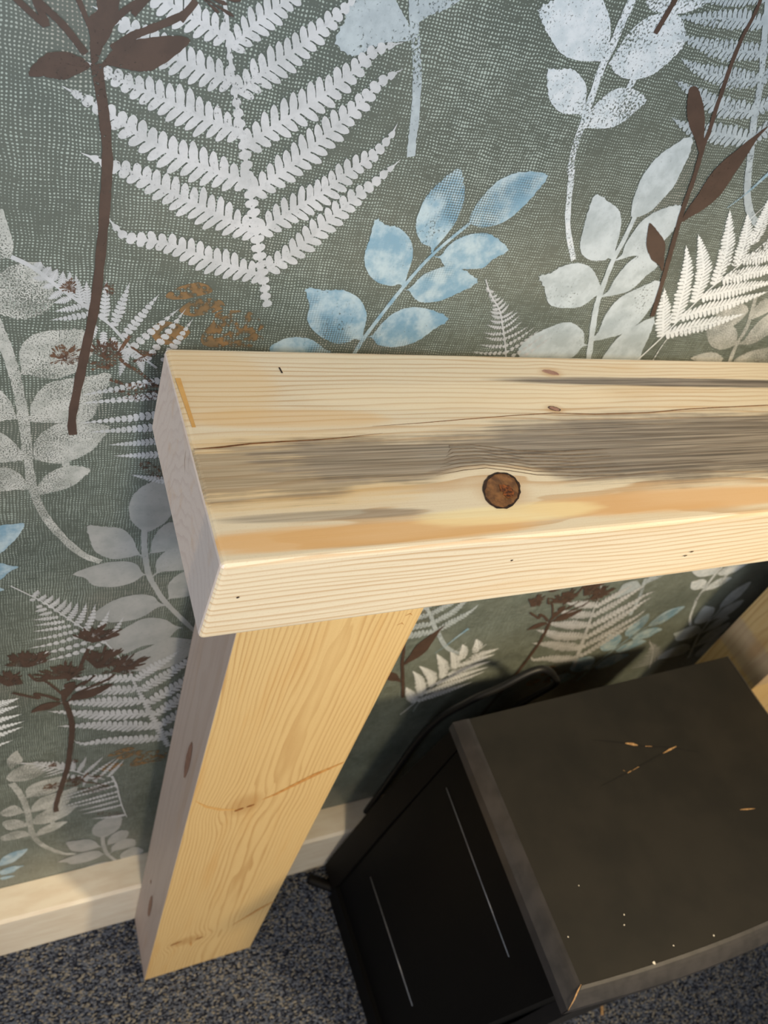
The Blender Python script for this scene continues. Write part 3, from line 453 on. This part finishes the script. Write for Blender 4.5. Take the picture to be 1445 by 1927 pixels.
end_wood = wood('pine_end_grain', 'x', (-0.185, 1.028), 0.0085, lin(236, 219, 207), lin(200, 172, 160), tints=[((0, -0.21, 0.05, 0.02, 0, 1.5, 0.35), lin(186, 186, 190))], dark_amt=0.30, warp=0.0012, rough=0.7)
surround = thing('fireplace_surround', 'chunky raw pine beam fireplace surround standing against the botanical wallpaper', 'fireplace surround', (0.58, -0.14, 0))
L = 1.157
c, f = hexa([(-0.004, -0.230, ZB), (L, -0.230, ZB), (L, -0.0474, ZB), (0.001, -0.0485, ZB), (-0.0005, -0.232, ZT), (L, -0.232, ZT), (L, -0.0474, ZT), (0.0045, -0.0465, ZT)])
beam = mesh_obj('mantel_beam', c, f, [beam_wood, end_wood], surround)
beam.data.polygons[5].material_index = 1
beam.data.polygons[3].material_index = 1
bevel(beam, 0.0032, 3)
knot_core = plain('knot_core', lin(92, 62, 38), lin(136, 94, 56), sc=160, rough=0.45, bump=0.3)
knot_dark = plain('knot_bark', lin(34, 24, 18), lin(62, 40, 26), sc=300, rough=0.6)
knot_soft = plain('knot_soft', lin(170, 130, 112), lin(140, 104, 88), sc=200, rough=0.5)
crack_mat = plain('crack', lin(96, 60, 30), lin(130, 86, 46), sc=200, rough=0.7)
UP = (0, 0, 1)
kn = disc('knot', (K1[0], K1[1], ZT), 0.0182, 0.0112, UP, (.7, .714, 0), 0.0003, knot_core, beam, jag=0.03, dome=0.0004)
kn['label'] = 'dark round resinous knot'
ring('knot_bark_ring', (K1[0], K1[1], ZT), 0.0184, 0.0114, 0.0017, UP, (.7, .714, 0), 0.0006, knot_dark, beam)
disc('knot_resin', (K1[0] + .0035, K1[1] - .0015, ZT), 0.005, 0.006, UP, (1, 0, 0), 0.0010, plain('knot_resin', lin(60, 32, 14), lin(150, 84, 36), sc=420, rough=0.3), beam, jag=0.25)
disc('knot', (0.303, -0.0684, ZT), 0.0075, 0.0030, UP, (0.96, -0.28, 0), 0.0003, knot_soft, beam, jag=0.1)
disc('knot', (0.2802, -0.113, ZT), 0.0048, 0.0024, UP, (0.95, -0.3, 0), 0.0003, knot_soft, beam, jag=0.1)
ring('knot_bark_ring', (0.2802, -0.113, ZT), 0.0048, 0.0024, 0.0006, UP, (0.95, -0.3, 0), 0.0005, knot_dark, beam)
ribbon_flat('crack', [(x, y, ZT) for x, y in [(0.003, -.1445), (.0174, -.1439), (.0372, -.1415), (.0575, -.1405), (.0785, -.1399), (.0968, -.1386), (.1281, -.1352)]], 0.0016, 0.0005, UP, 0.0004, crack_mat, beam)
ribbon_flat('crack', [(x, y, ZT) for x, y in [(.123, -.1283), (.1596, -.1261), (.1901, -.1236), (.2365, -.1201), (.2759, -.1179), (.3151, -.1199), (.3697, -.1191), (.4191, -.1153), (.5149, -.1118), (.62, -.110)]], 0.0005, 0.0012, UP, 0.0004, crack_mat, beam)
ribbon_flat('crack', [(-0.0005, -.1445, 1.1072), (-0.0006, -.1455, 1.100), (-0.0005, -.150, 1.093)], 0.0012, 0.0005, (-1, 0, 0), 0.0008, crack_mat, beam)
grain_mat = plain('grain_line', lin(104, 88, 72), lin(128, 108, 84), sc=200, rough=0.6)
for i in range(8):
    q = i * 0.0034
    ribbon_flat('grain_line', [(x, y, ZT) for x, y in [(.150 + i * .003, -.176 + q), (.172, -.1725 + q), (.190, -.1715 + q * .95), (.208, -.1755 + q * .95), (.226, -.1805 + q), (.262, -.1840 + q * 1.05), (.300, -.1845 + q * 1.1)]], 0.0006, 0.0010, UP, 0.0002, grain_mat, beam)
ribbon_flat('pencil_mark', [(.0767, -.0667, ZT), (.0771, -.073, ZT)], 0.0012, 0.0012, UP, 0.0004, knot_dark, beam, taper=False)
ribbon_flat('glue_strip', [(.0066, -.079, ZT), (.0072, -.1257, ZT)], 0.0035, 0.0022, UP, 0.0004, plain('glue_line', lin(196, 148, 80), lin(206, 160, 92), sc=50, rough=0.4), beam, taper=False)
for x, z in ((0.352, 1.0665), (0.3555, 1.0705), (0.0125, 1.079), (0.189, 1.0845)):
    disc('nail_mark', (x, -0.2312, z), 0.0016 if x > .3 else 0.0009, 0.0006, (0, -1, 0), (1, 0, 0.3), 0.0006, knot_dark, beam, n=10)
def leg(x0, x1, seed, knots, tints, name='leg'):
    w = wood('pine_leg', 'z', (x0 + 0.095 + seed * 0.02, -0.105), 0.0040, lin(204, 176, 126), lin(162, 120, 70), knots=knots, tints=tints, dark_amt=0.58, warp=0.0055, seed=seed)
    o = mesh_obj(name, *box(x0, x1, -0.1393, -0.0474, 0.0, ZB), w, surround); bevel(o, 0.0012, 2)
    return o
streak = lin(186, 132, 72)
side_wood = wood('pine_leg_side', 'z', (0.12, -0.11), 0.006, lin(190, 172, 160), lin(164, 142, 128), knots=[(0.64, 0.0615, -0.107, 0.05, 0.02, 0.7)], dark_amt=0.35, warp=0.006, seed=4.0)
leg1 = leg(0.0615, 0.229, 0.0,
  [(0.575, 0.125, -0.139, 0.045, 0.035, 0.7), (0.14, 0.11, -0.139, 0.03, 0.04, 0.6)],
  [((0.155, 0.1, 0.02, 0.05, 0.0, 1.0, 0.0), streak)])
leg1.data.materials.append(side_wood); leg1.data.polygons[5].material_index = 1
FR, LF = (0, -1, 0), (-1, 0, 0)
streak_mat = plain('knot_streak', lin(196, 148, 86), lin(168, 116, 62), sc=220, rough=0.5)
dot_mat = plain('knot_dot', lin(150, 98, 48), lin(124, 78, 38), sc=220, rough=0.5)
yf = -0.1393
pale_knot = plain('knot_pale', lin(150, 112, 92), lin(128, 92, 76), sc=160, rough=0.55)
for x, z, a, b in ((0.119, .566, .0055, .0022), (0.131, .569, .0045, .0020), (0.094, .143, .009, .0020), (0.129, .135, .006, .0022)):
    disc('knot', (x, yf, z), a, b, FR, Vector((1, 0, .3)).normalized(), 0.0004, dot_mat, leg1, n=14, jag=.15)
ribbon_flat('knot_streak', [(.066, yf, .612), (.080, yf, .592), (.098, yf, .576), (.118, yf, .566)], 0.003, 0.005, FR, 0.0002, plain('knot_halo', lin(206, 166, 106), lin(190, 146, 86), sc=220, rough=.5), leg1)
ribbon_flat('knot_streak', [(.143, yf, .578), (.158, yf, .585), (.176, yf, .598), (.196, yf, .612), (.227, yf, .628)], 0.004, 0.009, FR, 0.0003, streak_mat, leg1)
ribbon_flat('knot_streak', [(.176, yf, .150), (.195, yf, .172), (.212, yf, .192), (.228, yf, .206)], 0.003, 0.009, FR, 0.0003, streak_mat, leg1)
ribbon_flat('knot_streak', [(.118, yf, .132), (.1185, yf, .118), (.121, yf, .108)], 0.004, 0.002, FR, 0.0003, streak_mat, leg1)
for y, z, a, b in ((-0.107, .640, .036, .0058), (-.097, .197, .036, .006)):
    disc('knot', (0.0615, y, z), a, b, LF, (0, 0, 1), 0.0004, pale_knot, leg1, n=20, jag=.06)
    ring('knot_bark_ring', (0.0615, y, z), a, b, .0012, LF, (0, 0, 1), 0.0006, knot_soft, leg1)
disc('knot', (0.0615, -.08, .243), .006, .0018, LF, (0, 0, 1), 0.0004, dot_mat, leg1, n=10)
leg2 = leg(0.928, 1.095, 1.0, [(0.62, 0.928, -0.10, 0.05, 0.02, 0.7)], [((0.60, 0.93, 0.03, 0.05, 0, 1.2, 0.6), lin(168, 150, 132))])

# ------------------------------------------------------------------ black bow-fronted stove
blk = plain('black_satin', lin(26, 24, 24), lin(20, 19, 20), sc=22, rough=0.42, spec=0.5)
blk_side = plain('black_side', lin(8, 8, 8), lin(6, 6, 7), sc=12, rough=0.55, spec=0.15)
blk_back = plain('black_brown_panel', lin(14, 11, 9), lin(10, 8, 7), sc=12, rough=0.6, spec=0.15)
blk_edge = plain('black_edge_sheen', lin(56, 54, 55), lin(44, 43, 44), sc=40, rough=0.36, spec=0.6)  # greyer than the other blacks: sheen of the sloping edge put into the colour
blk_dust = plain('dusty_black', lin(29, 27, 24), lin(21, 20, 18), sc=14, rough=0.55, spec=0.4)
bare = plain('bare_wood_scratch', lin(176, 142, 100), lin(140, 106, 70), sc=300, rough=0.7)
edge_glint = plain('painted_edge_highlight', lin(96, 98, 104), lin(84, 86, 92), sc=60, rough=0.22, spec=0.6)  # pale grey on a black side: edge highlight put into the colour
stove = thing('stove', 'black bow-fronted stove with scratched top standing between the pine legs', 'stove', (0.62, -0.26, 0))
ZI, ZO = 0.620, 0.606
XL, XR = 0.376, 0.872
def bow(x, y_end, depth):  # front curve
    u = (x - 0.622) / 0.24
    return y_end - depth * max(0, 1 - u * u)
NF = 14
xin = [0.390 + (0.848 - 0.390) * i / NF for i in range(NF + 1)]
inner_front = [(x, bow(x, -0.4150, 0.0115)) for x in xin]
# top panel (inner)
bx0, bx1 = 0.4035, 0.858
V = [(bx0, -0.1165, ZI)] + [(x, y, ZI) for x, y in inner_front] + [(bx1, -0.1045, ZI)]
V += [(x, y, ZI - 0.012) for x, y, z in V]; n = len(V) // 2
F = [tuple(range(n)), tuple(range(2 * n - 1, n - 1, -1))] + [(i, n + i, n + (i + 1) % n, (i + 1) % n) for i in range(n)]
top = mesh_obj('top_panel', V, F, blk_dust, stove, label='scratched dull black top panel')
def edging(name, inner, outer, parent):
    """sloping strip from the top panel edge down to a thin vertical lip"""
    V = []; F = []; seg = 5
    for (xi, yi), (xo, yo) in zip(inner, outer):
        for k in range(seg + 1):
            t = k / seg; z = ZI + 0.0005 - (ZI - ZO) * t ** 1.25
            V.append((xi + (xo - xi) * t, yi + (yo - yi) * t, z))
        V.append((xo, yo, ZO - 0.014)); V.append((xi, yi, ZO - 0.014))
    w = seg + 3
    for i in range(len(inner) - 1):
        for k in range(w): F.append((i * w + k, i * w + (k + 1) % w, (i + 1) * w + (k + 1) % w, (i + 1) * w + k))
    F.append(tuple(range(w - 1, -1, -1))); F.append(tuple((len(inner) - 1) * w + k for k in range(w)))
    o = mesh_obj(name, V, F, blk_edge, parent); return o
xo = [0.3725 + (0.868 - 0.3725) * i / NF for i in range(NF + 1)]
outer_front = [(x, bow(x, -0.4296, 0.0145)) for x in xo]
g = 0.0006
edging('front_edging', [(x + (g if i == 0 else 0), y) for i, (x, y) in enumerate(inner_front)], [(x + (g if i == 0 else 0), y) for i, (x, y) in enumerate(outer_front)], stove)
edging('side_edging', [(bx0, -0.1165), (0.390, -0.4145)], [(0.3885, -0.1105), (0.3722, -0.4290)], stove)
edging('side_edging', [(0.848, -0.4145), (bx1, -0.1045)], [(0.868, -0.4290), (0.876, -0.0985)], stove)
ribbon_flat('mitre_crack', [(0.390, -0.4147, ZI), (0.3845, -0.4187, ZI - .0022), (0.3785, -0.4240, ZI - .006), (0.3728, -0.4293, ZO - .0005)], 0.0016, 0.0014, (0, 0, 1), 0.0012, bare, stove)
# body
def loft(name, rings, mat, parent, **kw):
    n = len(rings[0]); V = [p for r in rings for p in r]; F = []
    for k in range(len(rings) - 1):
        for i in range(n): F.append((k * n + i, k * n + (i + 1) % n, (k + 1) * n + (i + 1) % n, (k + 1) * n + i))
    F.append(tuple(range(n - 1, -1, -1))); F.append(tuple((len(rings) - 1) * n + i for i in range(n)))
    return mesh_obj(name, V, F, mat, parent, **kw)
def rg(z, x0, x1, yf, yb, bowd):
    n = 10; r = []
    for i in range(n + 1):
        x = x0 + (x1 - x0) * i / n; u = (x - (x0 + x1) / 2) / ((x1 - x0) / 2); r.append((x, yf - bowd * (1 - u * u), z))
    return r + [(x1, yb, z), (x0, yb, z)]
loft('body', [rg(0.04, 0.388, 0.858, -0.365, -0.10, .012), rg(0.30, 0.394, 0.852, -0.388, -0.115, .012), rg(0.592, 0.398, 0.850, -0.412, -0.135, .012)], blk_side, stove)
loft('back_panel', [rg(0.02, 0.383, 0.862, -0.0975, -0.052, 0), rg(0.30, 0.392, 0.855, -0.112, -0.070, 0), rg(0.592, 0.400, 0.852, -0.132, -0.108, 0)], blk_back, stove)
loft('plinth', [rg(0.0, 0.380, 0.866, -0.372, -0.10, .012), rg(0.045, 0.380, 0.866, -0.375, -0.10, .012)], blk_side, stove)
for (za, zb_, ya, yb_) in ((0.512, 0.492, -0.152, -0.352), (0.185, 0.178, -0.139, -0.322)):
    xa = 0.3885 + (za - .04) * 0.018
    tube('side_moulding', [(xa - .0002, ya, za), (xa - .0002, yb_, zb_)], 0.0012, edge_glint, stove, seg=6, sub=2)  # thin strips along the side, coloured as its highlight lines
fy = -0.388
loft('door', [[(0.45, fy - .020, .12), (0.80, fy - .020, .12), (0.80, fy - .004, .12), (0.45, fy - .004, .12)], [(0.45, fy - .038, .54), (0.80, fy - .038, .54), (0.80, fy - .02, .54), (0.45, fy - .02, .54)]], blk, stove)
foot = tube('foot', [(0.352, -0.062, 0.006), (0.37, -0.075, 0.006), (0.395, -0.092, 0.006)], 0.0085, blk_back, stove, seg=10, sub=3)
# scratches and specks on the top
def scratch(pts, w0, w1, mat, nm='scratch', lift=.0005): ribbon_flat(nm, [(x, y, ZI) for x, y in pts], w0, w1, UP, lift, mat, top)
blk_line = plain('scratch_gouge', lin(12, 11, 11), lin(18, 16, 15), sc=100, rough=0.6)
tear_mat = plain('tear_out', lin(168, 118, 60), lin(150, 104, 52), sc=200, rough=0.7)
for i in range(12):
    z = 1.03 - i * 0.013; x = 0.221 - (i % 3) * 0.004
    ribbon_flat('tear_out', [(x - .004, yf, z - .001), (x, yf, z + .0015), (x + .003, yf, z - .002)], 0.0014, 0.0008, FR, 0.0003, tear_mat, leg1)
scratch([(0.556, -.178), (.5929, -.1893), (.6108, -.1954), (.628, -.2029), (.6476, -.2072), (.67, -.2143), (.7062, -.2284)], .0022, .0022, blk_line, 'scratch', .0003)
scratch([(.6731, -.2127), (.6394, -.2182), (.5789, -.2288), (.5323, -.2356)], .0022, .0018, blk_line, 'scratch', .00035)
for pts, w in (([(.6005, -.1925), (.6108, -.1962), (.617, -.199)], .0045), ([(.627, -.2025), (.637, -.205)], .003), ([(.6731, -.2127), (.660, -.2146), (.647, -.217)], .0026), ([(.600, -.2252), (.588, -.2274)], .0022), ([(.586, -.2276), (.579, -.229)], .0036), ([(.7079, -.308), (.718, -.310), (.7309, -.3122)], .002), ([(.575, -.224), (.577, -.226)], .002)):
    scratch(pts, w, w * .8, bare, 'bare_scratch', .0007)
for x, y, r in ((.4819, -.4215, .0016), (.470, -.380, .0007), (.476, -.371, .0008), (.515, -.414, .0007), (.57, -.4195, .0009), (.40, -.372, .0007), (.44, -.33, .0006)):
    disc('paint_speck', (x, y, ZI), r, r, UP, (1, 0, 0), .0007, plain('paint_speck', lin(225, 220, 212), lin(200, 196, 190), rough=.6) if 'paint_speck' not in bpy.data.materials else bpy.data.materials['paint_speck'], top, n=8, jag=.2)

# ------------------------------------------------------------------ loose things
cord = tube('power_cord', [(0.42, -0.026, 0.005), (0.445, -0.022, 0.2), (0.455, -0.028, 0.42), (0.462, -0.058, 0.545), (0.492, -0.066, 0.585), (0.526, -0.066, 0.612), (0.552, -0.066, 0.612), (0.590, -0.062, 0.575), (0.606, -0.058, 0.545), (0.60, -0.040, 0.47), (0.575, -0.034, 0.40)], 0.0050, plain('cord_rubber', lin(14, 14, 15), lin(20, 20, 21), sc=60, rough=0.5))
cord['label'] = 'black power cord looping up behind the back edge of the black stove'; cord['category'] = 'cord'
chip = mesh_obj('wood_chip', *hexa([(0.782, -0.412, 0.0005), (0.788, -0.414, 0.0005), (0.796, -0.398, 0.0005), (0.791, -0.396, 0.0005), (0.783, -0.411, 0.003), (0.787, -0.412, 0.004), (0.794, -0.400, 0.0035), (0.791, -0.398, 0.003)]), bare)
chip['label'] = 'tiny tan wood chip lying on the carpet in front of the black stove'; chip['category'] = 'wood chip'
